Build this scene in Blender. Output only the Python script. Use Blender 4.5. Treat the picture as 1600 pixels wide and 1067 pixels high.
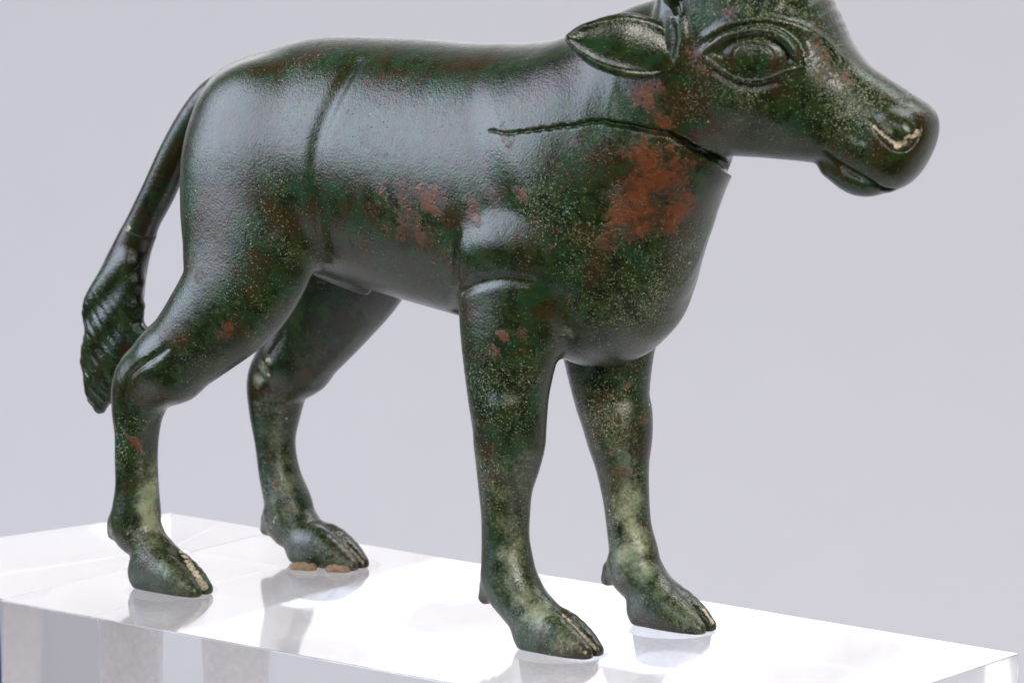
import bpy, bmesh, math, random, time
import numpy as np
from mathutils import Vector, Matrix

# ---------------------------------------------------------------- camera, light, exposure
U = 1e-4                                   # 0.1 mm: the working unit of this file
scene = bpy.context.scene
for o in list(bpy.data.objects): bpy.data.objects.remove(o)
cam_data = bpy.data.cameras.new('camera')
cam = bpy.data.objects.new('camera', cam_data); scene.collection.objects.link(cam)
cam_data.sensor_width = 36.0; cam_data.lens = 36.0*8700/1600
cam_data.clip_start = 0.05; cam_data.clip_end = 20.0
_p = math.radians(10.0)
cam.location = (0, -math.cos(_p)*8700*U, (428+math.sin(_p)*8700)*U)
cam.rotation_euler = (math.radians(80.0), 0, 0)
cam_data.dof.use_dof = True; cam_data.dof.focus_distance = 8640*U; cam_data.dof.aperture_fstop = 45
scene.camera = cam
world = bpy.data.worlds.new('World'); scene.world = world; world.use_nodes = True
wb = world.node_tree.nodes['Background']
wb.inputs[0].default_value = (0.80, 0.84, 0.92, 1); wb.inputs[1].default_value = 0.05
def softbox(name, loc, aim, sx, sy, watts, col):
    d = bpy.data.lights.new(name, 'AREA'); d.shape = 'RECTANGLE'; d.size, d.size_y = sx, sy
    d.energy = watts; d.color = col
    o = bpy.data.objects.new(name, d); scene.collection.objects.link(o)
    o.location = loc
    o.rotation_euler = (Vector(aim)-Vector(loc)).to_track_quat('-Z', 'Y').to_euler()
    return o
softbox('key_softbox', (-0.80, -0.02, 0.40), (-0.01, 0, 0.05), 0.92, 0.70, 15.5, (0.74, 0.81, 1.0))
softbox('fill_softbox', (0.40, -0.80, 0.40), (0.02, 0, 0.05), 0.30, 0.30, 7.5, (1.0, 0.96, 0.88))
softbox('backdrop_lamp', (0.50, 0.25, 0.85), (0.35, 0.95, -0.1), 0.8, 0.3, 8.8, (0.96, 0.97, 1.0))
softbox('front_softbox', (-0.30, -0.80, 0.36), (0.06, 0, 0.06), 0.22, 0.26, 1.6, (0.90, 0.93, 1.0))
softbox('back_strip_softbox', (0.0, 0.80, 0.205), (0, 0, 0.0), 1.10, 0.24, 0.85, (1.0, 0.975, 0.975))
scene.view_settings.view_transform = 'Standard'; scene.view_settings.look = 'None'
scene.view_settings.exposure = 0.0; scene.view_settings.gamma = 1.0
scene.view_settings.use_curve_mapping = False
scene.render.engine = 'CYCLES'
scene.cycles.max_bounces = 16; scene.cycles.transmission_bounces = 16; scene.cycles.use_denoising = True
scene.cycles.glossy_bounces = 6; scene.cycles.diffuse_bounces = 4

# ---------------------------------------------------------------- fields: how the bronze is shaped
F_PX, PITCH, ZC = 8700.0, math.radians(10.0), 428.0
CD = np.array([0, math.cos(PITCH), -math.sin(PITCH)]); CR = np.array([1.0, 0, 0]); CU = np.cross(CR, CD)
CAM = np.array([0, 0, ZC]) - CD*F_PX
YAW = math.radians(-37.5)
MID = np.array([-132.0, 10.0, 0.0])
AX = np.array([math.cos(YAW), math.sin(YAW), 0]); LX = np.array([-math.sin(YAW), math.cos(YAW), 0])
def to_bull(w):
    w = np.asarray(w, float) - MID
    return np.stack([w@AX, w@LX, w[..., 2]], -1)
def to_world(b):
    b = np.asarray(b, float)
    return MID + b[..., :1]*AX + b[..., 1:2]*LX + b[..., 2:3]*np.array([0, 0, 1.0])
def bray(px, py):                      # a sight line in the bull's own frame
    v = CD*F_PX + CR*(px-800) - CU*(py-533.5)
    v = v/np.linalg.norm(v)
    return to_bull(CAM), np.array([v@AX, v@LX, v[2]])
HP = np.array([500.0, 0, 0]); HT = math.radians(15.5)      # the head is turned on the neck
HA = np.array([math.cos(HT), math.sin(HT), 0]); HL = np.array([-math.sin(HT), math.cos(HT), 0])
BL = np.array([0, 1.0, 0])
def P(px, py, l, ax=BL, o=None):
    c, v = bray(px, py)
    o = np.zeros(3) if o is None else o
    return c + v*((l - (c-o)@ax)/(v@ax))
def PH(px, py, l): return P(px, py, l, HL, HP)

def spline(Q, n):                      # Catmull-Rom through rows of Q, n samples per span
    Q = np.asarray(Q, float)
    if len(Q) < 3 or n <= 1: return Q
    E = np.vstack([2*Q[0]-Q[1], Q, 2*Q[-1]-Q[-2]])
    out = []
    for i in range(len(Q)-1):
        a, b, c, d = E[i:i+4]
        for t in np.arange(n)/n:
            out.append(.5*((2*b)+(c-a)*t+(2*a-5*b+4*c-d)*t*t+(3*b-a-3*c+d)*t**3))
    out.append(Q[-1])
    return np.array(out)

class Tube:                            # a chain with an elliptical section: rows x,y,z,rb,rl
    def __init__(s, rows, k=20, lat=BL, n=3, cap=None, sub=False, e=2.0, soft=1.0):
        R = spline(rows, n); R[:, 3:] = np.maximum(R[:, 3:], .5)
        s.R, s.k, s.lat, s.cap, s.sub, s.e = R, k, lat, cap, sub, e
        m = R[:, 3:].max(1)[:, None]
        s.lo = (R[:, :3]-m).min(0); s.hi = (R[:, :3]+m).max(0)
    def d(s, p):
        best = np.full(len(p), 400., np.float32)
        gc = (p.min(0)+p.max(0))/2; gr = np.linalg.norm(p.max(0)-p.min(0))/2
        for a, b in zip(s.R[:-1], s.R[1:]):
            ab = b[:3]-a[:3]; L2 = ab@ab; T = ab/math.sqrt(L2)
            if np.linalg.norm((a[:3]+b[:3])/2-gc)-math.sqrt(L2)/2-max(a[3], a[4], b[3], b[4])-gr > s.k+30: continue
            el = s.lat - T*(s.lat@T); el /= np.linalg.norm(el); eb = np.cross(T, el)
            o = p - a[:3].astype(np.float32)
            t = np.clip(o@(ab/L2).astype(np.float32), 0, 1)
            rb = a[3]+(b[3]-a[3])*t; rl = a[4]+(b[4]-a[4])*t
            o = o - t[:, None]*ab.astype(np.float32)
            x = o@el.astype(np.float32); y = o@eb.astype(np.float32); z = o@T.astype(np.float32)
            rm = s.cap if s.cap else .5*(rb+rl)
            if s.e == 2.0:
                q = np.sqrt((x/rl)**2+(y/rb)**2+(z/rm)**2)
            else:
                q = (np.abs(x/rl)**s.e+np.abs(y/rb)**s.e+np.abs(z/rm)**s.e)**(1/s.e)
            r = np.sqrt(x*x+y*y+z*z)
            dd = (q-1)*r/np.maximum(q, 1e-4)
            dd = np.where(q < .05, -np.minimum(rb, rl), dd)
            best = np.minimum(best, dd)
        return best

class Func:                            # any field with its own bounds
    def __init__(s, fn, lo, hi, k=1, sub=False):
        s.fn, s.lo, s.hi, s.k, s.sub = fn, np.array(lo, float), np.array(hi, float), k, sub
    def d(s, p): return s.fn(p)

def combine(prims, p, d=None):
    p = p.astype(np.float32)
    if d is None: d = np.full(len(p), 400., np.float32)
    lo, hi = p.min(0), p.max(0)
    for q in prims:
        m = q.k+6
        if isinstance(q, Mod):
            if (q.lo > hi).any() or (q.hi < lo).any(): continue
            d = q.fn(p, d); continue
        if (q.lo-m > hi).any() or (q.hi+m < lo).any(): continue
        e = q.d(p).astype(np.float32); k = q.k
        if q.sub:
            h = np.clip(.5-.5*(d+e)/k, 0, 1); d = d*(1-h)-e*h+k*h*(1-h)
        else:
            h = np.clip(.5+.5*(e-d)/k, 0, 1); d = e*(1-h)+d*h-k*h*(1-h)
    return d
class Mod:                             # changes the field in place
    def __init__(s, fn, lo, hi): s.fn, s.lo, s.hi, s.k = fn, np.array(lo, float), np.array(hi, float), 0

def hits(prims, pts, step=6.0):        # where sight lines first meet a field
    pts = np.asarray(pts, float); out = np.zeros((len(pts), 3))
    order = np.argsort(pts[:, 0]//120*10000+pts[:, 1])
    for grp in np.array_split(order, max(1, math.ceil(len(pts)/12))):
        cv = [bray(*pts[i]) for i in grp]; c = cv[0][0]; v = np.array([q[1] for q in cv])
        m = len(grp); done = np.zeros(m, bool); bd = np.full(m, 1e9); bt = np.zeros(m); pd = np.full(m, 1e9); pt = np.zeros(m)
        for q in np.array_split(np.arange(F_PX-760, F_PX+520, step), 14):
            d = combine(prims, (c+v[:, None, :]*q[None, :, None]).reshape(-1, 3)).reshape(m, -1)
            for a in range(m):
                if done[a]: continue
                k = int(np.argmin(d[a]))
                if d[a, k] < bd[a]: bd[a], bt[a] = d[a, k], q[k]
                if (d[a] < 0).any():
                    k = int(np.argmax(d[a] < 0)); d0, t0 = (d[a, k-1], q[k-1]) if k else (pd[a], pt[a])
                    bt[a] = q[k]-(q[k]-t0)*(-d[a, k])/max(d0-d[a, k], 1e-6) if d0 < 300 else q[k]; done[a] = True
                pd[a], pt[a] = d[a, -1], q[-1]
            if done.all(): break
        out[grp] = c+v*bt[:, None]
    return out

def mesh_field(prims, h, lo, hi, smooth=2):
    lo, hi = np.array(lo, float), np.array(hi, float)
    R = 4; n = (np.ceil((hi-lo)/(h*R)).astype(int)+1)
    H = h*R
    cs = [lo[i]+H*np.arange(n[i]) for i in range(3)]
    co = np.full(n, 400., np.float32)
    B = 8
    for i in range(0, n[0], B):
        for j in range(0, n[1], B):
            for k in range(0, n[2], B):
                g = np.stack(np.meshgrid(cs[0][i:i+B], cs[1][j:j+B], cs[2][k:k+B], indexing='ij'), -1)
                co[i:i+B, j:j+B, k:k+B] = combine(prims, g.reshape(-1, 3)).reshape(g.shape[:3])
    # fine samples around the coarse cells near the surface
    nc = n-1
    mn = np.full(nc, 1e9, np.float32)
    for a in (0, 1):
        for b in (0, 1):
            for c in (0, 1):
                mn = np.minimum(mn, np.abs(co[a:a+nc[0], b:b+nc[1], c:c+nc[2]]))
    act = mn < H*1.15
    nf = nc*R+1
    fine = np.repeat(np.repeat(np.repeat(np.sign(co).astype(np.float32)*50, R, 0), R, 1), R, 2)[:nf[0], :nf[1], :nf[2]].copy()
    off = np.stack(np.meshgrid(*[np.arange(R+1)]*3, indexing='ij'), -1).reshape(-1, 3)
    G = 6
    ai = np.argwhere(act)
    key = (ai//G); kk = (key[:, 0]*1000+key[:, 1])*1000+key[:, 2]
    order = np.argsort(kk, kind='stable'); ai = ai[order]; kk = kk[order]
    cuts = np.flatnonzero(np.diff(kk))+1
    for grp in np.split(ai, cuts):
        ix = (grp[:, None]*R+off[None]).reshape(-1, 3)
        code = np.unique((ix[:, 0].astype(np.int64)*nf[1]+ix[:, 1])*nf[2]+ix[:, 2])
        a = code//(nf[1]*nf[2]); b = (code//nf[2]) % nf[1]; c = code % nf[2]
        fine[a, b, c] = combine(prims, lo+h*np.stack([a, b, c], -1))
    # surface nets
    s = fine < 0
    q = nf-1
    cnt = np.zeros(q, np.uint8)
    for a in (0, 1):
        for b in (0, 1):
            for c in (0, 1): cnt += s[a:a+q[0], b:b+q[1], c:c+q[2]]
    cell = np.argwhere((cnt > 0) & (cnt < 8))
    del cnt
    acc = np.zeros((len(cell), 3)); w = np.zeros(len(cell))
    cor = [(a, b, c) for a in (0, 1) for b in (0, 1) for c in (0, 1)]
    val = {o: fine[cell[:, 0]+o[0], cell[:, 1]+o[1], cell[:, 2]+o[2]] for o in cor}
    for o in cor:
        for ax in range(3):
            if o[ax]: continue
            o2 = list(o); o2[ax] = 1; o2 = tuple(o2)
            va, vb = val[o], val[o2]; m = (va < 0) != (vb < 0)
            t = np.where(m, va/np.where(m, va-vb, 1), 0)
            pt = np.tile(np.array(o, float), (len(cell), 1)); pt[:, ax] += t
            acc += pt*m[:, None]; w += m
    V = lo+h*(cell+acc/w[:, None])
    vid = np.full(q, -1, np.int32); vid[cell[:, 0], cell[:, 1], cell[:, 2]] = np.arange(len(cell))
    faces = []
    for ax in range(3):
        u, v = (ax+1) % 3, (ax+2) % 3
        sl0 = [slice(None)]*3; sl1 = [slice(None)]*3; sl0[ax] = slice(0, -1); sl1[ax] = slice(1, None)
        ch = s[tuple(sl0)] != s[tuple(sl1)]
        e = np.argwhere(ch)
        ok = (e[:, u] > 0) & (e[:, v] > 0) & (e[:, u] < q[u]) & (e[:, v] < q[v]); e = e[ok]
        ins = s[e[:, 0], e[:, 1], e[:, 2]]
        def id(du, dv):
            x = e.copy(); x[:, u] += du; x[:, v] += dv
            return vid[x[:, 0], x[:, 1], x[:, 2]]
        qd = np.stack([id(-1, -1), id(0, -1), id(0, 0), id(-1, 0)], 1)
        qd[~ins] = qd[~ins][:, ::-1]
        faces.append(qd)
    Fc = np.concatenate(faces)
    for it in range(smooth):
        V = relax(V, Fc, .5 if it % 2 == 0 else -.52)
    return V, Fc
def relax(V, Fc, lam):
    n = len(V); acc = np.zeros((n, 3)); w = np.zeros(n)
    for a, b in ((0, 1), (1, 2), (2, 3), (3, 0)):
        for c in range(3):
            acc[:, c] += np.bincount(Fc[:, a], V[Fc[:, b], c], n)+np.bincount(Fc[:, b], V[Fc[:, a], c], n)
        w += np.bincount(Fc[:, a], minlength=n)+np.bincount(Fc[:, b], minlength=n)
    return V+lam*(acc/np.maximum(w, 1)[:, None]-V)
def sstep(a, b, x):
    t = np.clip((x-a)/(b-a), 0, 1); return t*t*(3-2*t)

def row(p, rb, rl=None): return [*p, rb, rb if rl is None else rl]
def normals_at(prims, pts, e=2.0):
    g = np.stack([combine(prims, pts+np.eye(3)[i]*e)-combine(prims, pts-np.eye(3)[i]*e) for i in range(3)], -1)
    return g/np.maximum(np.linalg.norm(g, axis=1), 1e-6)[:, None]
def mirror_head(q):                    # to the other side of the head's middle plane
    q = np.array(q, float); s = (q[..., :3]-HP)@HL
    q[..., :3] -= 2*s[..., None]*HL
    return q
def mirror_body(q):
    q = np.array(q, float); q[..., 1] *= -1; return q
HOOF = {'nh': (-405, -153), 'fh': (-330, 150), 'nf': (345, -118), 'ff': (384, 122)}
def build_fields():
    B = []
    # torso: top, underside and half width along the bull's axis
    T = np.array([(-438, 760, 640, 30), (-425, 800, 610, 72), (-400, 830, 575, 104), (-360, 850, 550, 130), (-300, 868, 538, 150), (-210, 890, 520, 165), (-60, 899, 496, 170), (80, 902, 478, 173),
                  (220, 911, 458, 174), (330, 905, 440, 166), (388, 880, 448, 146), (424, 830, 482, 116), (450, 780, 530, 78), (460, 745, 570, 45)], float)
    fs = np.arange(-444, 466, 3.0)
    D = spline(T, 12); o_ = np.argsort(D[:, 0]); D = D[o_]
    zt, zb, hw = (np.interp(fs, D[:, 0], D[:, i]) for i in (1, 2, 3))
    ker = np.hanning(15); ker /= ker.sum()
    sm = lambda a: np.convolve(np.pad(a, 7, mode='edge'), ker, 'valid')
    zt, zb, hw = sm(zt), sm(zb), sm(hw)
    zc, hb = (zt+zb)/2, (zt-zb)/2
    slope = np.sqrt(1+np.minimum(np.maximum(np.abs(np.gradient(hb, fs)), np.abs(np.gradient(hw, fs))), 4)**2)
    def trunk(p):
        f = np.clip(p[:, 0], fs[0], fs[-1]); x = p[:, 1]; y = p[:, 2]-np.interp(f, fs, zc); e = np.abs(p[:, 0]-f)
        a = np.interp(f, fs, hw); b = np.interp(f, fs, hb)
        q = np.sqrt((x/a)**2+(y/b)**2); r = np.sqrt(x*x+y*y)
        d = np.where(q > .05, (q-1)*r/np.maximum(q, 1e-4), -np.minimum(a, b))/np.interp(f, fs, slope)
        return np.where(e > 0, np.maximum(d, 0)+e, d)
    B.append(Func(trunk, (-450, -190, 420), (505, 190, 930), 1))
    # neck and breast
    B.append(Tube([(330, 0, 735, 168, 156), (400, 0, 798, 162, 140), (450, 2, 852, 144, 122), (500, 8, 892, 122, 108)], 70, cap=70, n=16))
    B.append(Tube([(434, 0, 730, 62, 96), (428, 0, 650, 72, 110), (396, 0, 545, 72, 106), (345, 0, 496, 58, 88)], 45))
    def limb(pts, l, k=26):
        B.append(Tube([row(P(x, y, l), r, rl) for x, y, r, rl in pts], k, n=5))
    limb([(806, 390, 98, 56), (800, 470, 92, 60), (797, 530, 82, 63), (794, 605, 66, 60), (796, 665, 58, 55), (796, 690, 56, 54), (794, 720, 50, 50),
          (790, 760, 42, 42), (790, 800, 38, 38), (790, 840, 37, 37), (793, 880, 41, 40), (797, 908, 45, 42), (818, 942, 40, 40), (838, 966, 40, 40)], -118)
    limb([(955, 400, 98, 56), (953, 480, 92, 60), (950, 540, 78, 62), (955, 613, 61, 58), (963, 648, 57, 56), (968, 683, 51, 52), (972, 722, 42, 44), (978, 775, 36, 38),
          (983, 823, 35, 36), (990, 862, 39, 38), (992, 888, 44, 41), (1012, 915, 38, 38), (1028, 935, 38, 38)], 122)
    def hind(thigh, pts, l):
        B.append(Tube([row(P(x, y, lt), r, rl) for x, y, lt, r, rl in thigh], 26, n=12))
        limb(pts, l, 22)
    hind([(402, 190, -92, 118, 66), (396, 255, -106, 136, 70), (392, 325, -116, 134, 70), (388, 395, -126, 122, 68), (368, 455, -138, 98, 64), (322, 512, -147, 78, 60), (272, 564, -153, 62, 54)],
         [(262, 570, 62, 54), (228, 597, 54, 50), (216, 636, 43, 43), (214, 675, 35, 38), (213, 715, 33, 37), (214, 760, 34, 37), (213, 800, 40, 40), (212, 822, 43, 40), (230, 848, 33, 36), (244, 872, 38, 38)], -153)
    hind([(565, 200, 92, 112, 66), (572, 330, 116, 118, 70), (558, 405, 130, 102, 68), (518, 480, 145, 82, 62), (468, 556, 152, 62, 54)],
         [(460, 562, 61, 54), (436, 594, 54, 50), (430, 638, 44, 43), (430, 690, 32, 36), (437, 740, 33, 36), (450, 785, 39, 40), (454, 812, 45, 41), (480, 838, 34, 36), (494, 855, 38, 38)], 152)
    # hooves: two claws each, split at the toe
    for key, (hf, hl) in HOOF.items():
        for sg in (-1, 1):
            B.append(Tube([(hf-42, hl+sg*14, 26, 34, 25), (hf-8, hl+sg*15, 28, 38, 26), (hf+30, hl+sg*15, 18, 28, 23), (hf+58, hl+sg*13, 8, 16, 16)], 9, n=3))
        B.append(Tube([(hf+20, hl, 80, 8, 2), (hf+44, hl, 54, 13, 4), (hf+78, hl, 16, 20, 6.5)], 3, n=3, sub=True))
    for (x, y, l) in ((757, 926, -118), (948, 898, 122), (177, 826, -153), (416, 820, 152)):     # dew claws
        for dl in (-13, 13):
            q = P(x, y, l); q[1] += dl
            B.append(Tube([row(q+np.array([18, 0, 12]), 15, 12), row(q+np.array([11, 0, -3]), 11, 10)], 10, n=1))
    # sheath
    B.append(Tube([row(P(510, 416, -15), 22, 24), row(P(548, 437, -15), 17, 18), row(P(570, 452, -15), 9, 10)], 14, n=4))
    # skull and face
    hd = [(1085, 62, 140, 104), (1140, 66, 142, 110), (1195, 85, 134, 110), (1252, 130, 100, 90), (1302, 166, 82, 72), (1352, 194, 76, 64), (1405, 224, 72, 64)]
    B.append(Tube([row(PH(x, y, 0), r, rl) for x, y, r, rl in hd], 22, lat=HL, cap=49, n=6, e=2.35))
    B.append(Tube([row(PH(1130, 148, 0), 92, 84), row(PH(1195, 176, 0), 68, 66), row(PH(1265, 205, 0), 46, 48)], 16, lat=HL, n=6))      # jaw
    B.append(Tube([row(PH(1310, 257, 0), 26, 36), row(PH(1345, 272, 0), 33, 40), row(PH(1378, 284, 0), 16, 28)], 10, lat=HL, n=6))       # lower lip
    B.append(Tube([row(PH(1165, -38, 0), 60, 70), row(PH(1216, 0, 0), 60, 70), row(PH(1250, 38, 0), 40, 60)], 25, lat=HL, n=6))          # brow
    B.append(Mod(lambda p, d: np.maximum(d, 1.0-p[:, 2]), (-600, -300, -50), (600, 300, 60)))
    base = list(B)
    def groove(pts, r, k=4, depth=.5, mir=None, wide=1.0, lift=0.0):
        h = hits(base, pts); n = normals_at(base, h)
        rr = np.broadcast_to(np.asarray(r, float), (len(h),))
        q = np.c_[h+n*(rr*(1-2*depth)+lift)[:, None], rr, rr*wide]
        B.append(Tube(q, k, n=3, sub=True))
        if mir: B.append(Tube(mir(q), k, n=3, sub=True))
    def ridge(pts, r, k=6, up=.0, mir=None):
        h = hits(base, pts); n = normals_at(base, h)
        rr = np.broadcast_to(np.asarray(r, float), (len(h),))
        q = np.c_[h+n*(rr*up)[:, None], rr, rr]
        B.append(Tube(q, k, n=3))
        if mir: B.append(Tube(mir(q), k, n=3))
    return B, base, groove, ridge
CRACK0 = [(762, 205), (782, 209), (802, 208.5), (826, 206), (850, 202), (868, 201), (882, 199), (900, 198), (916, 194.5), (932, 192), (948, 193), (964, 196), (985, 200), (1010, 205), (1034, 209), (1056, 219), (1078, 232), (1100, 246), (1122, 256)]
_rc = np.random.RandomState(5)
CRACK = []
for (x0, y0), (x1, y1) in zip(CRACK0[:-1], CRACK0[1:]):
    CRACK += [(x0, y0+_rc.uniform(-.8, .8)), ((x0+x1)/2+_rc.uniform(-2, 2), (y0+y1)/2+_rc.uniform(-2.0, 2.0))]
CRACK.append(CRACK0[-1])
def add_details(B, base, groove, ridge):
    # crease between flank and thigh, with the hip hollow above
    groove([(556, 98), (530, 140), (508, 185), (496, 222), (491, 265), (492, 310), (498, 355), (508, 400)], [1, 2, 3, 4, 3, 2, 2, 2], k=26, depth=.30, lift=5.7)
    groove([(496, 222), (492, 250), (491, 300), (496, 345), (503, 380)], [2.2, 1.8, 1.6, 1.6, 1.2], k=4, depth=.5)
    # upper arm muscle and elbow crease
    ridge([(738, 398), (775, 386), (822, 388), (862, 405), (880, 430)], [26, 34, 36, 32, 20], k=36, up=-1.0)
    groove([(722, 455), (748, 442), (785, 436), (828, 440)], [1.5, 3, 3, 1.5], k=14, depth=.4, lift=1.0)
    groove([(716, 365), (713, 410), (711, 455), (712, 488)], [2, 4, 5, 3], k=14, depth=.5)
    # hock tendons
    groove([(203, 586), (222, 570), (244, 556), (262, 543)], [3, 4.5, 4, 2.5], k=6, depth=.55)
    groove([(200, 592), (196, 612), (193, 640), (193, 668)], [4, 5, 4, 2], k=7, depth=.55)
    groove([(420, 560), (430, 540), (445, 520)], [3, 4, 3], k=8, depth=.5)
    groove([(406, 588), (416, 600), (420, 625), (422, 650)], [3, 4, 4, 2], k=8, depth=.5)
    ridge([(790, 640), (800, 685), (798, 730)], [20, 24, 16], k=20, up=-.75)
    # eye socket, lids and brow folds
    m = mirror_head
    groove([(1128, 88), (1155, 84), (1185, 84), (1212, 88), (1232, 96)], [10, 22, 26, 22, 9], k=8, depth=.42, mir=m)
    ridge([(1092, 89), (1108, 92), (1122, 102), (1142, 117), (1168, 125), (1194, 124), (1216, 116), (1236, 108), (1252, 106)], [2.5, 4, 6, 7, 7.5, 7.5, 7, 6, 3], k=5, up=.15, mir=m)
    ridge([(1096, 84), (1112, 72), (1134, 58), (1160, 50), (1188, 47), (1212, 53), (1230, 66), (1242, 84), (1250, 102)], [3, 5.5, 7, 7.5, 7.5, 8, 8, 7, 4], k=5, up=.25, mir=m)
    ridge([(1104, 58), (1140, 38), (1186, 30), (1226, 36), (1262, 48), (1292, 70), (1314, 92)], [3, 5, 6, 6, 6, 5, 3], k=10, up=-.1)
    groove([(1112, 62), (1144, 46), (1186, 38), (1222, 44), (1246, 62), (1258, 84)], [2, 3.5, 3.5, 3.5, 4, 3], k=6, depth=.55, mir=m)
    groove([(1118, 112), (1146, 130), (1180, 137), (1214, 128)], [2, 4, 4, 2], k=9, depth=.5, mir=m)
    groove([(1288, 70), (1298, 80), (1308, 94)], [2, 3, 2], k=2, depth=.6)
    # nostril and mouth
    ridge([(1388, 186), (1404, 196), (1416, 206)], [12, 17, 12], k=14, up=-.55, mir=m)
    groove([(1361, 190), (1372, 204), (1386, 217), (1402, 228), (1416, 227), (1428, 216), (1436, 200)], [2.5, 5, 7, 8, 8, 7, 4], k=3, depth=.6, mir=m)
    groove([(1288, 236), (1300, 247), (1318, 261), (1342, 276), (1366, 288), (1392, 297)], [3, 5, 5.5, 6, 6, 5], k=4, depth=.62, mir=m)
    groove([(1330, 204), (1336, 216), (1346, 222)], [3, 5, 3], k=8, depth=.5, mir=m)
    groove([(1424, 144), (1418, 152), (1410, 158)], [2, 3, 2], k=4, depth=.5)
    # the ear is let into a hollow; a fold runs down in front of it
    ridge([(1050, 0), (1062, 28), (1067, 56), (1063, 86), (1050, 110)], [6, 8, 8, 8, 6], k=10, up=-.1, mir=m)
    groove([(1040, -4), (1056, 10), (1064, 40)], [5, 6, 3], k=6, depth=.5)
    # the break in the neck: the lower piece stands proud of the upper one
    h = hits(base, CRACK); n = normals_at(base, h)
    e = h[-1]; far = [e+np.array([6, 22, -14]), e+np.array([0, 60, -28]), e+np.array([-18, 100, -34])]
    cr = np.vstack([h, far])
    xs = np.array([c[0] for c in CRACK]+[1140, 1150, 1160.])
    w = np.interp(xs, [762, 800, 880, 930, 960, 985, 1030, 1060, 1090, 1125, 1160], [1.3, 2.2, 2.4, 2.8, 4.2, 4.0, 3.6, 5, 7, 8.5, 7])
    below = np.interp(xs, [762, 940, 1000, 1060, 1125, 1160], [0, 0, 2, 5, 9, 9])
    # plate: a thin lip along the lower edge, faded in towards the throat
    lip = np.vstack([h, far])[-23:][::2]; lb = below[-23:][::2]
    up = np.array([0, 0, 1.])
    def proud(p, d):
        best = np.full(len(p), 1e9, np.float32); amt = np.zeros(len(p), np.float32); s = np.zeros(len(p), np.float32)
        for i in range(len(lip)-1):
            a, b = lip[i], lip[i+1]; ab = b-a; o = p-a
            t = np.clip(o@ab/(ab@ab), 0, 1); o = o-t[:, None]*ab
            dd = np.linalg.norm(o, axis=1); u = o[:, 2]
            k = dd < best
            best = np.where(k, dd, best); amt = np.where(k, lb[i]+(lb[i+1]-lb[i])*t, amt); s = np.where(k, u, s)
        m = sstep(2, -3, s)*sstep(150, 20, best)*amt
        return d-m
    B.append(Mod(proud, lip.min(0)-170, lip.max(0)+170))
    nn = np.vstack([n, n[-1:], n[-1:], n[-1:]])
    q = np.c_[cr+nn*(w*.1)[:, None]+up*(w*.55)[:, None], w, w*.9]
    B.append(Tube(q, 1.2, n=1, sub=True))
    q2 = q.copy(); q2[:, :3] -= nn*(w*1.1)[:, None]
    B.append(Tube(q2, 1.2, n=1, sub=True))
    q3 = q2.copy(); q3[:, :3] -= nn*(w*1.3)[:, None]; q3[:, 3:] *= .85
    B.append(Tube(q3, 1.2, n=1, sub=True))
def tail_fields():
    T = lambda x, y, r, rl, l=-30: row(P(x, y, l), r, rl)
    up = [Tube([T(356, 128, 22, 26), T(328, 154, 27, 27), T(300, 194, 28, 28), T(272, 246, 28, 28), T(248, 299, 28, 28), T(228, 338, 27, 27), T(219, 358, 28, 28)], 6, n=4, cap=3)]
    lo = [Tube([T(220, 357, 29, 28), T(206, 390, 33, 30), T(193, 430, 41, 33), T(184, 470, 47, 36), T(180, 510, 46, 36), T(170, 560, 38, 32), T(160, 605, 24, 24), T(154, 636, 9, 10)], 6, n=4, cap=4)]
    for pts in ([(204, 410, 22), (178, 440, 25), (152, 474, 24), (142, 500, 15)], [(210, 440, 18), (192, 480, 26), (164, 520, 30), (143, 556, 20), (140, 590, 10)],
                [(212, 480, 16), (198, 525, 24), (176, 560, 28), (150, 600, 18), (144, 622, 9)], [(222, 520, 14), (200, 560, 20), (176, 595, 20), (156, 638, 10)]):
        lo.append(Tube([T(x, y, r, r*.9, -46) for x, y, r in pts], 14, n=4))
    def locks(p, d):
        q = (p[:, 0]*.70+p[:, 2]*.72); ph = q*.33+.012*p[:, 1]*6+np.sin(p[:, 2]*.03)*1.2
        m = sstep(470, 400, p[:, 2])
        ph = ph+1.6*np.sin(p[:, 0]*.035+p[:, 2]*.021)+.9*np.sin(p[:, 2]*.07)
        return d+m*(.45*np.sin(ph)+.4*np.sin(ph*1.7+1))
    lo.append(Mod(locks, (-900, -120, 150), (-500, 60, 560)))
    return up, lo
def ear_field(mir=False):
    cam = -np.array([CD@AX, CD@LX, CD[2]])
    nrm = cam+.05*HA+.40*np.array([0, 0, 1.]); nrm /= np.linalg.norm(nrm)
    prof = [(1044, 85, 34, -106), (1030, 81, 44, -114), (1006, 76, 51, -126), (975, 71, 52, -140), (940, 68, 43, -151), (915, 64, 30, -158), (903, 62, 19, -162), (897, 61, 10, -164)]
    a = np.array([row(PH(x, y, l), r, 15) for x, y, r, l in prof])
    b = a.copy(); b[:, :3] += nrm*15; b[:, 3] -= np.array([6, 8, 8, 8, 8, 7, 5, 4]); b[:, 4] = 15
    nm = nrm
    if mir:
        a, b = mirror_head(a), mirror_head(b); nm = nrm-2*(nrm@HL)*HL
    return [Tube(a, 5, lat=nm, n=4, cap=14), Tube(b, 4, lat=nm, n=4, cap=22, sub=True)]

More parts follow.
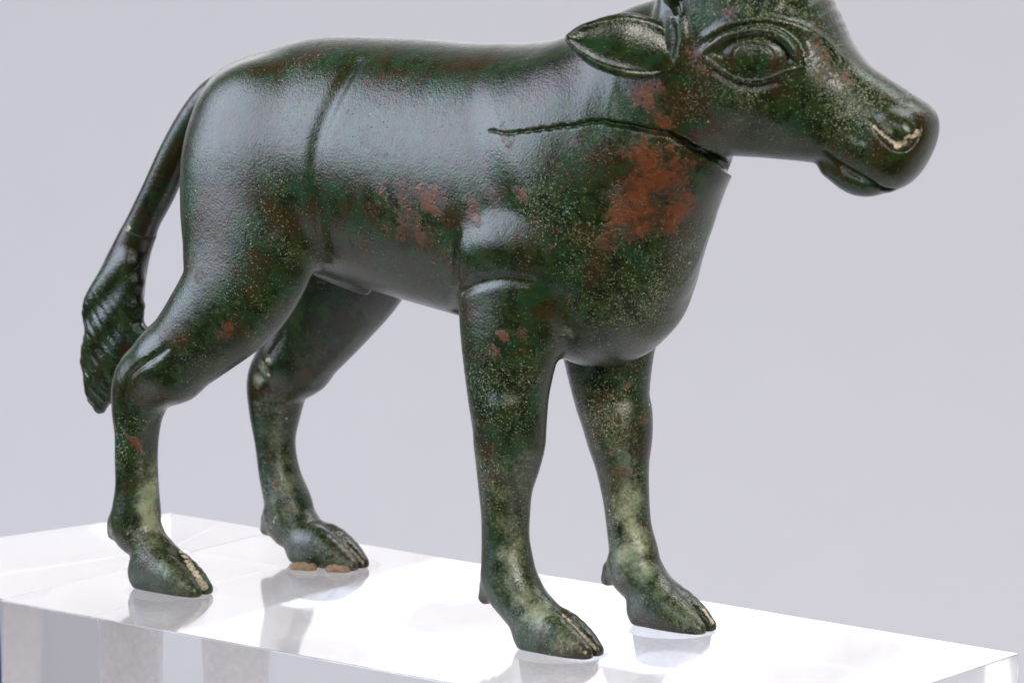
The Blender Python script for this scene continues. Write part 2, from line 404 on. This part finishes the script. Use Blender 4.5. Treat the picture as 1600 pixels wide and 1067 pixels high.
# ---------------------------------------------------------------- node helpers
def new_mat(name):
    m = bpy.data.materials.new(name); m.use_nodes = True
    nt = m.node_tree; nt.nodes.clear()
    return m, nt
class N:
    def __init__(s, nt): s.nt = nt
    def node(s, t, **kw):
        n = s.nt.nodes.new(t)
        for k, v in kw.items(): setattr(n, k, v)
        return n
    def put(s, sock, v):
        if isinstance(v, bpy.types.NodeSocket): s.nt.links.new(v, sock)
        elif isinstance(v, (tuple, list)): sock.default_value = (*v, 1) if len(v) == 3 and len(sock.default_value) == 4 else v
        else: sock.default_value = v
    def noise(s, vec, scale, detail=3, rough=.5, dist=0):
        n = s.node('ShaderNodeTexNoise'); s.put(n.inputs['Vector'], vec)
        n.inputs['Scale'].default_value = scale; n.inputs['Detail'].default_value = detail
        n.inputs['Roughness'].default_value = rough; n.inputs['Distortion'].default_value = dist
        return n.outputs['Fac']
    def vor(s, vec, scale, feature='F1', out='Distance'):
        n = s.node('ShaderNodeTexVoronoi', feature=feature); s.put(n.inputs['Vector'], vec)
        n.inputs['Scale'].default_value = scale
        return n.outputs[out]
    def ramp(s, v, a, b):                   # smooth step from a to b
        n = s.node('ShaderNodeMapRange', interpolation_type='SMOOTHSTEP'); s.put(n.inputs['Value'], v)
        n.inputs['From Min'].default_value = a; n.inputs['From Max'].default_value = b
        return n.outputs['Result']
    def math(s, op, a, b=0.0):
        n = s.node('ShaderNodeMath', operation=op); s.put(n.inputs[0], a); s.put(n.inputs[1], b)
        return n.outputs[0]
    def mix(s, f, a, b):
        n = s.node('ShaderNodeMix', data_type='RGBA'); s.put(n.inputs['Factor'], f)
        s.put(n.inputs[6], a); s.put(n.inputs[7], b)
        return n.outputs[2]
    def attr(s, name):
        n = s.node('ShaderNodeAttribute', attribute_name=name); return n.outputs['Fac']
    def coords(s, scale):
        tc = s.node('ShaderNodeTexCoord'); mp = s.node('ShaderNodeMapping')
        s.nt.links.new(tc.outputs['Object'], mp.inputs['Vector']); mp.inputs['Scale'].default_value = (scale,)*3
        return mp.outputs['Vector']
    def bump(s, h, dist, strength=1.0, normal=None):
        n = s.node('ShaderNodeBump'); s.put(n.inputs['Height'], h)
        n.inputs['Distance'].default_value = dist; n.inputs['Strength'].default_value = strength
        if normal is not None: s.nt.links.new(normal, n.inputs['Normal'])
        return n.outputs['Normal']
    def principled(s, **kw):
        n = s.node('ShaderNodeBsdfPrincipled')
        for k, v in kw.items(): s.put(n.inputs[k.replace('_', ' ')], v)
        o = s.node('ShaderNodeOutputMaterial'); s.nt.links.new(n.outputs[0], o.inputs[0])
        return n

def bronze_material():
    m, nt = new_mat('green_bronze_patina'); g = N(nt)
    v = g.coords(1/U)
    big = g.noise(v, .011, 4, .6); mid = g.noise(v, .045, 5, .65); fine = g.noise(v, .22, 4, .7)
    base = g.mix(g.ramp(mid, .36, .64), (.0072, .0108, .0028), (.0200, .0350, .0085))
    base = g.mix(g.math('MULTIPLY', g.ramp(big, .48, .60), .85), base, (.030, .0185, .0060))
    base = g.mix(g.math('MULTIPLY', g.ramp(g.noise(v, .020, 4, .6, .4), .50, .64), .7), base, (.0120, .040, .0150))
    # corrosion flecks, gathered in drifts
    fk = g.attr('fleck')
    drift = g.math('ADD', g.math('MULTIPLY', g.ramp(g.noise(v, .012, 4, .6), .42, .66), .05), g.math('MULTIPLY', fk, .118))
    flk = g.ramp(g.math('ADD', g.noise(v, .21, 4, .75), drift), .635, .76)
    base = g.mix(g.math('MULTIPLY', flk, .75), base, g.mix(g.ramp(mid, .4, .6), (.065, .105, .05), (.125, .12, .04)))
    sp = g.noise(v, .42, 2, .5)
    spk = g.ramp(g.math('ADD', sp, g.math('MULTIPLY', drift, .9)), .725, .785)
    base = g.mix(g.math('MULTIPLY', spk, .8), base, (.30, .31, .16))
    dots = g.ramp(g.vor(v, .045), .09, .05)
    base = g.mix(g.math('MULTIPLY', g.math('MULTIPLY', dots, g.ramp(fk, .15, .6)), g.ramp(g.noise(v, .05, 3), .54, .62)), base, (.62, .62, .42))
    # pale green bloom
    pal = g.ramp(g.math('ADD', g.attr('pale'), g.math('ADD', g.math('MULTIPLY', g.math('SUBTRACT', g.noise(v, .035, 6, .75), .5), 1.0), g.math('MULTIPLY', g.math('SUBTRACT', g.noise(v, .2, 4, .75), .5), .8))), .25, 1.0)
    pcol = g.mix(g.ramp(g.noise(v, .05, 3), .4, .62), (.20, .25, .145), (.31, .32, .185))
    base = g.mix(g.math('MULTIPLY', pal, .82), base, pcol)
    # red copper oxide
    edge = g.math('ADD', g.math('MULTIPLY', g.math('SUBTRACT', g.noise(v, .028, 6, .75, .6), .5), 1.9), g.math('MULTIPLY', g.math('SUBTRACT', g.noise(v, .14, 4, .7), .5), 1.5))
    rus = g.ramp(g.math('ADD', g.attr('rust'), edge), .36, .95)
    rcol = g.mix(g.ramp(g.noise(v, .024, 6, .7), .42, .56), (.036, .020, .009), (.125, .032, .009))
    rcol = g.mix(g.math('MULTIPLY', g.ramp(g.noise(v, .11, 5, .75), .54, .66), .75), rcol, (.24, .066, .015))
    base = g.mix(g.math('MULTIPLY', rus, .9), base, rcol)
    # lime and filler left in the recesses
    crm = g.ramp(g.math('ADD', g.attr('cream'), g.math('MULTIPLY', g.math('SUBTRACT', g.noise(v, .12, 5, .7), .5), 1.2)), .40, .60)
    base = g.mix(crm, base, g.mix(g.ramp(fine, .42, .6), (.30, .22, .13), (.58, .50, .36)))
    ro = g.math('ADD', g.math('ADD', .095, g.math('MULTIPLY', fine, .10)), g.math('MULTIPLY', g.ramp(g.noise(v, .028, 5, .7), .45, .68), .07))
    ro = g.math('ADD', ro, g.math('MULTIPLY', rus, .20))
    ro = g.math('ADD', ro, g.math('MULTIPLY', pal, .16)); ro = g.math('ADD', ro, g.math('MULTIPLY', crm, .3))
    pits = g.ramp(g.vor(v, .11), .16, .02)
    hgt = g.math('ADD', g.math('MULTIPLY', g.noise(v, .29, 3, .6), 1.15), g.math('MULTIPLY', g.noise(v, .05, 4, .6), 1.0))
    hgt = g.math('SUBTRACT', hgt, g.math('MULTIPLY', g.math('MULTIPLY', pits, g.ramp(g.noise(v, .02, 2), .5, .6)), .9))
    hgt = g.math('ADD', hgt, g.math('ADD', g.math('MULTIPLY', flk, .35), g.math('MULTIPLY', rus, .8)))
    nor = g.bump(hgt, 1.2*U, .54)
    g.principled(Base_Color=base, Roughness=ro, Specular_IOR_Level=.50, Normal=nor)
    return m
def glass_material(name, rough, tint):
    m, nt = new_mat(name); g = N(nt)
    g.principled(Base_Color=tint, Roughness=rough, IOR=1.49, Transmission_Weight=1.0)
    return m
def frosted_material():
    m, nt = new_mat('frosted_bore'); g = N(nt)
    v = g.coords(1/U)
    f = g.noise(v, .08, 5, .6)
    d = g.node('ShaderNodeBsdfDiffuse'); g.put(d.inputs[0], g.mix(f, (.97, .92, .91), (.99, .97, .97)))
    t = g.node('ShaderNodeBsdfTranslucent'); g.put(t.inputs[0], (.97, .93, .92))
    tr = g.node('ShaderNodeBsdfTransparent')
    a = g.node('ShaderNodeMixShader'); a.inputs[0].default_value = .75
    nt.links.new(d.outputs[0], a.inputs[1]); nt.links.new(t.outputs[0], a.inputs[2])
    b = g.node('ShaderNodeMixShader'); g.put(b.inputs[0], g.math('ADD', .34, g.math('MULTIPLY', f, .25)))
    nt.links.new(a.outputs[0], b.inputs[1]); nt.links.new(tr.outputs[0], b.inputs[2])
    o = g.node('ShaderNodeOutputMaterial'); nt.links.new(b.outputs[0], o.inputs[0])
    return m
def plain_material(name, col, rough=.6, var=.06, scale=.02, spec=.3):
    m, nt = new_mat(name); g = N(nt)
    v = g.coords(1/U); f = g.noise(v, scale, 4, .6)
    c2 = tuple(min(1, c*(1+var)) for c in col); c1 = tuple(c*(1-var) for c in col)
    g.principled(Base_Color=g.mix(f, c1, c2), Roughness=rough, Specular_IOR_Level=spec, Normal=g.bump(f, 1*U, .2))
    return m

# ---------------------------------------------------------------- object helpers
def link(name, mesh, mat=None, parent=None):
    o = bpy.data.objects.new(name, mesh); scene.collection.objects.link(o)
    if mat: mesh.materials.append(mat)
    o.parent = parent
    return o
def empty(name, loc=(0, 0, 0)):
    o = bpy.data.objects.new(name, None); scene.collection.objects.link(o)
    o.location = loc; o.empty_display_size = .01
    return o
def tag(o, label=None, cat=None, kind=None, group=None):
    for k, v in (('label', label), ('category', cat), ('kind', kind), ('group', group)):
        if v: o[k] = v
def pydata(name, V, F, smooth=True):
    me = bpy.data.meshes.new(name)
    V = np.asarray(V, np.float32); F = np.asarray(F, np.int32)
    k = F.shape[1]
    me.vertices.add(len(V)); me.vertices.foreach_set('co', V.ravel())
    me.loops.add(F.size); me.loops.foreach_set('vertex_index', F.ravel())
    me.polygons.add(len(F)); me.polygons.foreach_set('loop_start', np.arange(len(F), dtype=np.int32)*k)
    me.update(calc_edges=True)
    me.polygons.foreach_set('use_smooth', np.full(len(F), smooth))
    return me
def prism(name, poly, z0, z1, mat, parent, bevel=0.0, loc=(0, 0, 0)):
    bm = bmesh.new()
    a = [bm.verts.new((x, y, z0)) for x, y in poly]; b = [bm.verts.new((x, y, z1)) for x, y in poly]
    n = len(poly)
    bm.faces.new(a[::-1]); bm.faces.new(b)
    for i in range(n): bm.faces.new((a[i], a[(i+1) % n], b[(i+1) % n], b[i]))
    bmesh.ops.recalc_face_normals(bm, faces=bm.faces)
    if bevel: bmesh.ops.bevel(bm, geom=list(bm.edges), offset=bevel, segments=2, affect='EDGES', profile=.5)
    me = bpy.data.meshes.new(name); bm.to_mesh(me); bm.free()
    o = link(name, me, mat, parent); o.location = loc
    return o

# ---------------------------------------------------------------- backdrop
BLOCK_H = 330.0
paper = plain_material('lavender_grey_paper', (.485, .470, .475), .9, .015, .004, .1)
prof = []
zf = -.33
for y in np.linspace(-.14, .55, 8): prof.append((y, zf))
for a in np.linspace(0, math.pi/2, 14)[1:]: prof.append((.55+.35*math.sin(a), zf+.35*(1-math.cos(a))))
prof.append((.90, 1.4))
# unseen right-hand curl of the paper, shaped to brighten reflections in the block
cols = [(x, 0.0) for x in np.linspace(-.62, .42, 6)]+[(.42+.6*math.sin(a), -.6*(1-math.cos(a))) for a in np.linspace(0, math.pi*.5, 10)[1:]]+[(1.02, -.85)]
V = [(x, y+dy*max(0., y)/.9, z) for x, dy in cols for y, z in prof]; n = len(prof)
F = [(c*n+i, c*n+i+1, (c+1)*n+i+1, (c+1)*n+i)[::-1] for c in range(len(cols)-1) for i in range(n-1)]
o = link('backdrop', pydata('backdrop', V, F), paper); tag(o, 'plain lavender grey paper sweep behind the statuette', 'backdrop', 'structure')

# ---------------------------------------------------------------- acrylic stand
BY = math.radians(-37.9)
ba = np.array([math.cos(BY), math.sin(BY)]); bl = np.array([-math.sin(BY), math.cos(BY)])
c0 = np.array([-813., 66.]); BLEN, BWID = 1478.0, 681.0
quad = [c0, c0+ba*BLEN, c0+ba*BLEN+bl*BWID, c0+bl*BWID]
acrylic = glass_material('clear_acrylic', 0.07, (.985, .985, .99))
stand = empty('acrylic_stand', (quad[0][0]*U, quad[0][1]*U, -BLOCK_H*U))
tag(stand, 'clear acrylic display block with drilled sockets under the bronze bull', 'display stand')
so = np.array(stand.location)
def local(poly): return [(x*U-so[0], y*U-so[1]) for x, y in poly]
prism('block', local(quad), 0, BLOCK_H*U, acrylic, stand, 1.5*U)
gap = 1.5
e0 = c0-ba*gap+bl*8; e1 = c0+bl*BWID-ba*gap
e2 = np.array([-585., 749.]); e3 = np.array([-857., 550.])+np.array([-272., -199.])*.62
end = prism('end_block', local([e0, e1, e2, e3]), 0, (BLOCK_H-1)*U, acrylic, stand, 1.2*U)
end['label'] = 'slanted acrylic end piece beyond the block'
edge_refl = plain_material('dark_blue_reflection', (.012, .018, .10), .35, .1)  # painted strip standing in for the dark reflection inside the acrylic edge
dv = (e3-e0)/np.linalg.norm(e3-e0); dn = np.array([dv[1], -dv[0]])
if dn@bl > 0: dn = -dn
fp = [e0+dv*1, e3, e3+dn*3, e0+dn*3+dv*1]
st = prism('edge_reflection', local(fp), 0, (BLOCK_H-4)*U, edge_refl, stand)
st['label'] = 'added strip painted as the dark blue reflection at the end piece edge'
frost = frosted_material()
def socket(cx, cy, r0, r1, r2, depth):
    seg = 56; rows = [(r0, -1.2), (r1, -34), (r1*.985, -38), (r2, -depth)]
    V, F = [], []
    for r, z in rows:
        for i in range(seg):
            a = 2*math.pi*i/seg; V.append((r*math.cos(a)*U, r*math.sin(a)*U, z*U))
    for j in range(len(rows)-1):
        for i in range(seg): F.append((j*seg+i, j*seg+(i+1) % seg, (j+1)*seg+(i+1) % seg, (j+1)*seg+i))
    o = link('socket', pydata('socket', V, F), frost, stand)
    o.location = (cx*U-so[0], cy*U-so[1], -so[2])
    return o
pn = empty('glow_plinth', (quad[0][0]*U, quad[0][1]*U, -.33)); tag(pn, 'unseen white plinth with an added glowing top under the acrylic block', 'plinth')
so2 = np.array(pn.location)
ins = [c0-bl*10, c0+ba*(BLEN+10)-bl*10, c0+ba*(BLEN+10)+bl*(BWID+10), e2+bl*10-ba*8, e3-ba*8-bl*10]
lp = [(x*U-so2[0], y*U-so2[1]) for x, y in ins]
top = .33-(BLOCK_H+1)*U
white = plain_material('white_enamel', (.94, .92, .92), .7)
glow, nt = new_mat('added_glow'); g = N(nt)
g.principled(Base_Color=(.86, .82, .82), Roughness=.7, Emission_Color=(1.0, .95, .945), Emission_Strength=.30)  # emission added to whiten the block from below, not a known lamp
prism('glow_top', lp, top-12*U, top, glow, pn)
prism('plinth_body', lp, 0, top-12.5*U, white, pn)

# ---------------------------------------------------------------- bronze bull
bronze = bronze_material()
root = empty('bull_statuette', to_world([0, 0, 0])*U)
tag(root, 'dark green bronze bull statuette with rust patches and a cracked neck', 'statuette')
ro0 = np.array(root.location)
SPOTS = {'rust': [], 'pale': [], 'cream': [], 'fleck': []}
def spots(kind, base, rows):
    if not rows: return
    h = hits(base, [(r[0], r[1]) for r in rows])
    SPOTS[kind] += [(*q, r[2], r[3] if len(r) > 3 else 1.0) for q, r in zip(h, rows)]
def line(x0, y0, x1, y1, r, w, n=9): return [(x0+(x1-x0)*i/(n-1), y0+(y1-y0)*i/(n-1), r, w) for i in range(n)]
t0 = time.time()
FB, base, groove, ridge = build_fields()
add_details(FB, base, groove, ridge)
spots('rust', base, [(1010, 262, 42), (1040, 282, 40), (985, 300, 32), (1062, 256, 26, .9), (1000, 350, 36), (1046, 332, 34), (975, 335, 24), (1072, 305, 20, .8), (962, 378, 22, .8), (1010, 300, 50, .8),
    (1008, 150, 26, .85), (1030, 182, 26, .9), (1000, 165, 18, .7), (1034, 132, 18, .7), (1020, 192, 16, .9), (1060, 160, 26, .5), (1048, 219, 10), (1070, 231, 10), (1090, 247, 10), (1108, 259, 9), (1022, 214, 8, .9),
    (600, 285, 20, .8), (640, 300, 30, .85), (668, 316, 28, .9), (690, 298, 20, .8), (740, 322, 20, .8), (772, 316, 14, .8), (822, 300, 18, .85), (738, 342, 16, .8), (640, 352, 55, .62), (600, 334, 42, .5), (665, 384, 45, .55), (575, 390, 35, .45),
    (860, 384, 16, .9), (866, 368, 10, .8), (780, 208, 14, .7), (800, 215, 12, .6), (860, 214, 16, .6), (890, 228, 12, .7), (893, 245, 9, .7), (778, 372, 6, .9),
    (213, 697, 12, 1.2), (206, 686, 9, 1.2), (222, 706, 8, 1.1), (213, 740, 10, .6), (772, 556, 14, .7), (792, 520, 12, .7), (830, 516, 10, .8), (788, 668, 14, .55), (770, 600, 12, .5), (922, 444, 10, .8), (925, 405, 10, .7),
    (960, 728, 15, .95), (966, 744, 14, .95), (945, 700, 11, .8), (1012, 662, 10, .8), (976, 602, 9, .8), (958, 716, 12, .8), (978, 570, 10, .6), (1080, 952, 7, .9), (1082, 966, 8, .9),
    (345, 525, 18, .75), (352, 508, 16, .7), (310, 385, 20, .5), (306, 412, 20, .6), (312, 440, 20, .6), (430, 745, 9, .95), (426, 738, 6, .9), (525, 857, 6, .9), (480, 390, 20, .4), (470, 330, 20, .35),
    (1268, 70, 12, .8), (1256, 52, 10, .8), (1290, 80, 14, .8), (1300, 102, 18, .6), (1328, 120, 12, .6), (1282, 118, 14, .55), (1150, 148, 14, .7), (1080, 78, 22, .55), (1085, 100, 20, .5), (1216, 94, 12, .9), (1196, 98, 10, .6), (1052, 60, 12, .6), (1042, 100, 10, .6), (1052, 100, 12, .6), (1152, 22, 10, .8), (1310, 90, 6, .8),
    (575, 125, 8, .8), (400, 262, 10, .4), (422, 268, 8, .5)])
spots('pale', base, [(232, 768, 24, .9), (236, 792, 26, 1.), (240, 818, 22, .95), (238, 742, 14, .6), (262, 880, 22, .55), (250, 850, 20, .55), (232, 690, 14, .3), (430, 700, 30, .45), (440, 755, 30, .55), (450, 800, 25, .55), (470, 830, 22, .5), (412, 572, 16, .8), (405, 592, 14, .8), (425, 552, 14, .7), (520, 868, 22, .4),
    (805, 840, 28, .5), (795, 872, 28, .65), (840, 948, 20, .9), (822, 930, 22, .7), (850, 960, 14, .8), (806, 760, 26, .4), (806, 700, 26, .3), (986, 792, 26, .9), (972, 772, 26, .75), (990, 830, 26, .9), (985, 868, 26, .85), (1012, 900, 22, .75), (962, 680, 25, .5), (985, 640, 22, .4), (1030, 930, 20, .6), (760, 560, 30, .25),
    (1000, 450, 60, .18), (940, 480, 50, .22), (1050, 420, 40, .22), (1330, 150, 30, .3), (1120, 140, 40, .2), (1400, 200, 14, .6), (880, 525, 12, .6), (950, 545, 20, .3)])
spots('cream', FB, [*line(1366, 198, 1402, 228, 3.5, .75), *line(1402, 228, 1432, 208, 5, 1.0), (418, 562, 7, .6), *line(424, 822, 432, 806, 7, .45, 4), (420, 585, 7, .6), (452, 882, 8, .5),
*line(284, 862, 318, 918, 6, .72), *line(292, 870, 322, 916, 5, .65), *line(880, 960, 930, 1012, 4.5, .66, 18), *line(520, 830, 566, 878, 4.5, .55, 18), *line(1100, 952, 1114, 972, 4, .7), *line(1042, 216, 1120, 260, 3.5, .35), 
    (1104, 91, 3, .6), (880, 522, 5, .5), (1045, 40, 4, .5), (1048, 28, 4, .5)])
spots('pale', base, [*line(236, 730, 238, 830, 34, .45, 4), *line(228, 690, 226, 720, 24, .25, 2), *line(240, 850, 280, 900, 34, .45, 3), *line(430, 640, 450, 800, 40, .45, 5), *line(470, 830, 540, 870, 34, .45, 3), *line(800, 730, 800, 900, 44, .42, 5), *line(815, 930, 890, 1000, 36, .5, 4), *line(965, 660, 990, 880, 42, .5, 6), *line(1005, 900, 1080, 965, 34, .5, 4), *line(455, 520, 500, 560, 40, .25, 3)])
spots('fleck', base, [(1000, 470, 110, .9), (1080, 400, 70, .8), (930, 400, 80, .8), (850, 330, 70, .7), (790, 620, 90, .8), (800, 760, 80, .8), (965, 640, 80, .8), (985, 800, 90, .7), (1130, 150, 70, .8), (1340, 150, 80, .9), (1240, 190, 70, .6), (1200, 10, 110, .7), (1290, 40, 60, .6), (960, 180, 60, .5), (440, 330, 80, .5), (350, 450, 90, .35), (430, 500, 80, .4), (300, 590, 70, .4), (220, 700, 80, .5), (240, 860, 60, .6), (440, 720, 100, .5), (500, 860, 70, .5), (850, 960, 70, .7), (1040, 950, 60, .6), (640, 370, 120, .3), (500, 90, 120, .35), (300, 330, 50, .4)])
SP = {k: np.array(v) for k, v in SPOTS.items()}
def attributes(me, Vb):
    W = Vb.copy()                            # outlines of the stains wander
    for am, fq in ((7, .045), (4, .11), (2.2, .27)):
        for c in range(3): W[:, c] += am*np.sin(fq*(W[:, (c+1) % 3]*1.0+W[:, (c+2) % 3]*.63)+1.7*c+fq*31)
    for k, S in SP.items():
        Vk = Vb if k == 'cream' else W
        a = np.zeros(len(Vb), np.float32)
        for x, y, z, r, w in S:
            i = np.flatnonzero((np.abs(Vk[:, 0]-x) < 2.6*r) & (np.abs(Vk[:, 1]-y) < 2.6*r) & (np.abs(Vk[:, 2]-z) < 2.6*r))
            d2 = (Vk[i, 0]-x)**2+(Vk[i, 1]-y)**2+(Vk[i, 2]-z)**2
            a[i] = np.maximum(a[i], w*np.exp(-(d2/(r*r))**1.3*.7))
        at = me.attributes.new(k, 'FLOAT', 'POINT'); at.data.foreach_set('value', a)
def vnormals(V, F):
    n = np.cross(V[F[:, 2]]-V[F[:, 0]], V[F[:, 3]]-V[F[:, 1]]); out = np.zeros_like(V)
    for i in range(4):
        for k in range(3): out[:, k] += np.bincount(F[:, i], n[:, k], len(V))
    return out/np.maximum(np.linalg.norm(out, axis=1), 1e-9)[:, None]
def to_local(Vb): return to_world(Vb)*U-ro0
def part(name, Vb, F, parent, mat=None, nb=None):
    me = pydata(name, to_local(Vb), F); attributes(me, Vb)
    o = link(name, me, mat or bronze, parent)
    if nb is not None:
        w = nb[:, :1]*AX+nb[:, 1:2]*LX+nb[:, 2:3]*np.array([0, 0, 1.])
        me.normals_split_custom_set_from_vertices(w.astype(np.float32))
    return o
HC = 3.0
Vb, Fb = mesh_field(FB, HC, (-520, -290, -9), (960, 330, 1120), 6)
print('body', len(Vb), 'verts', round(time.time()-t0, 1), 's')
nb = vnormals(Vb, Fb)
cen = Vb[Fb].mean(1); own = np.zeros(len(Fb), int)
for i, (key, (hf, hl)) in enumerate(HOOF.items()):
    m = (np.abs(cen[:, 0]-hf) < 100) & (np.abs(cen[:, 1]-hl) < 70) & (cen[:, 2] < 52+.22*(cen[:, 0]-hf))
    own[m] = i+1
for i in range(5):
    f = Fb[own == i]; u, inv = np.unique(f, return_inverse=True)
    part('body' if i == 0 else 'hoof', Vb[u], inv.reshape(f.shape), root, nb=nb[u])
tu, tl = tail_fields()
for q, r, w in ((P(202, 356, -56), 5, .8), (P(144, 482, -76), 6, .9), (P(150, 470, -76), 5, .7)): SP['cream'] = np.vstack([SP['cream'], [*q, r, w]])
v, f = mesh_field(tu, 3.0, (-820, -110, 150), (-350, 70, 900), 6); tail = part('tail', v, f, root)
v, f = mesh_field(tl, 3.0, (-820, -130, 150), (-480, 70, 640), 4); part('tail_tuft', v, f, tail)
for mir in (False, True):
    lo, hi = ((250, -350, 750), (560, 40, 1100)) if not mir else ((150, 30, 750), (560, 480, 1100))
    v, f = mesh_field(ear_field(mir), 3.0, lo, hi, 4); part('ear', v, f, root)
# horns rise from the crown
for mir in (False, True):
    R = np.array([row(PH(1068, 8, -60), 30, 28), row(PH(1058, -40, -92), 27, 26), row(PH(1062, -95, -118), 20, 20), row(PH(1082, -150, -124), 11, 11), row(PH(1098, -180, -120), 3, 3)])
    if mir: R = mirror_head(R)
    v, f = mesh_field([Tube(R, 4, n=4)], 4.0, R[:, :3].min(0)-50, R[:, :3].max(0)+50, 6); part('horn', v, f, root)
# eyes: low domes with an incised ring
def eye(mir):
    h = hits(FB, [(1180, 88)])[0]; nrm = normals_at(base, h[None])[0]
    ax = PH(1240, 104, 0)-PH(1116, 88, 0); ax -= nrm*(ax@nrm); ax /= np.linalg.norm(ax); ay = np.cross(nrm, ax)
    V, F = [], []; nr, ns = 40, 72
    for j in range(nr+1):
        r = j/nr
        for i in range(ns):
            a = 2*math.pi*i/ns
            z = 24*math.sqrt(max(0, 1-(r*.96)**2))
            z -= 1.5*math.exp(-((r-.60)/.035)**2)+.5*math.exp(-((r-.50)/.03)**2)+.3*math.exp(-((r-.25)/.06)**2)
            ex = 52*r
            V.append(h+ax*(math.cos(a)*ex)*(1.0 if r > .62 else .82+.18*(r/.62))+ay*(math.sin(a)*r*37)+nrm*(z-4))
    for j in range(nr):
        for i in range(ns): F.append((j*ns+i, (j+1)*ns+i, (j+1)*ns+(i+1) % ns, j*ns+(i+1) % ns))
    V = np.array(V); F = np.array(F)
    if mir: V = mirror_head(V); F = F[:, ::-1]
    part('eye', V, F, root)
eye(False); eye(True)
# sockets under the hooves
for key, (hf, hl) in HOOF.items():
    w = to_world([hf+2, hl, 0])
    socket(w[0], w[1], 76 if key != 'fh' else 86, 63 if key != 'fh' else 68, 56, 250)
# mounting wax under the far hind hoof
wax = plain_material('brown_wax', (.27, .18, .105), .9, .6, .15, .2)
for j, (px, py, rx, ry, lb) in enumerate(((474, 890, 21, 9, 'brown lump of mounting wax under the heel of the far hind hoof'), (528, 893, 18, 9, 'brown lump of mounting wax under the toe of the far hind hoof'))):
    c, v = bray(px, py); q = c+v*(-c[2]/v[2]); q[2] = 4
    fn = Mod(lambda p, d: d+1.6*np.sin(p[:, 0]*.31+p[:, 1]*.17+1)*np.sin(p[:, 1]*.37+p[:, 2]*.5)+.9*np.sin(p[:, 0]*.83-p[:, 1]*.5)*np.sin(p[:, 2]*.9+p[:, 1]*.7), q-60, q+60)
    v, f = mesh_field([Tube([(q[0]-rx*.5, q[1]-4, 3, ry, 13), (q[0]+rx*.6, q[1]+3, 3, ry, 12)], 2, n=1), fn, Mod(lambda p, d: np.maximum(d, 0.8-p[:, 2]), q-60, q+60)], 2.0, q-50, q+50, 3)
    me = pydata('wax_lump', to_world(v)*U, f)
    o = link('wax_lump', me, wax); tag(o, lb, 'wax')
print('script', round(time.time()-t0, 1))
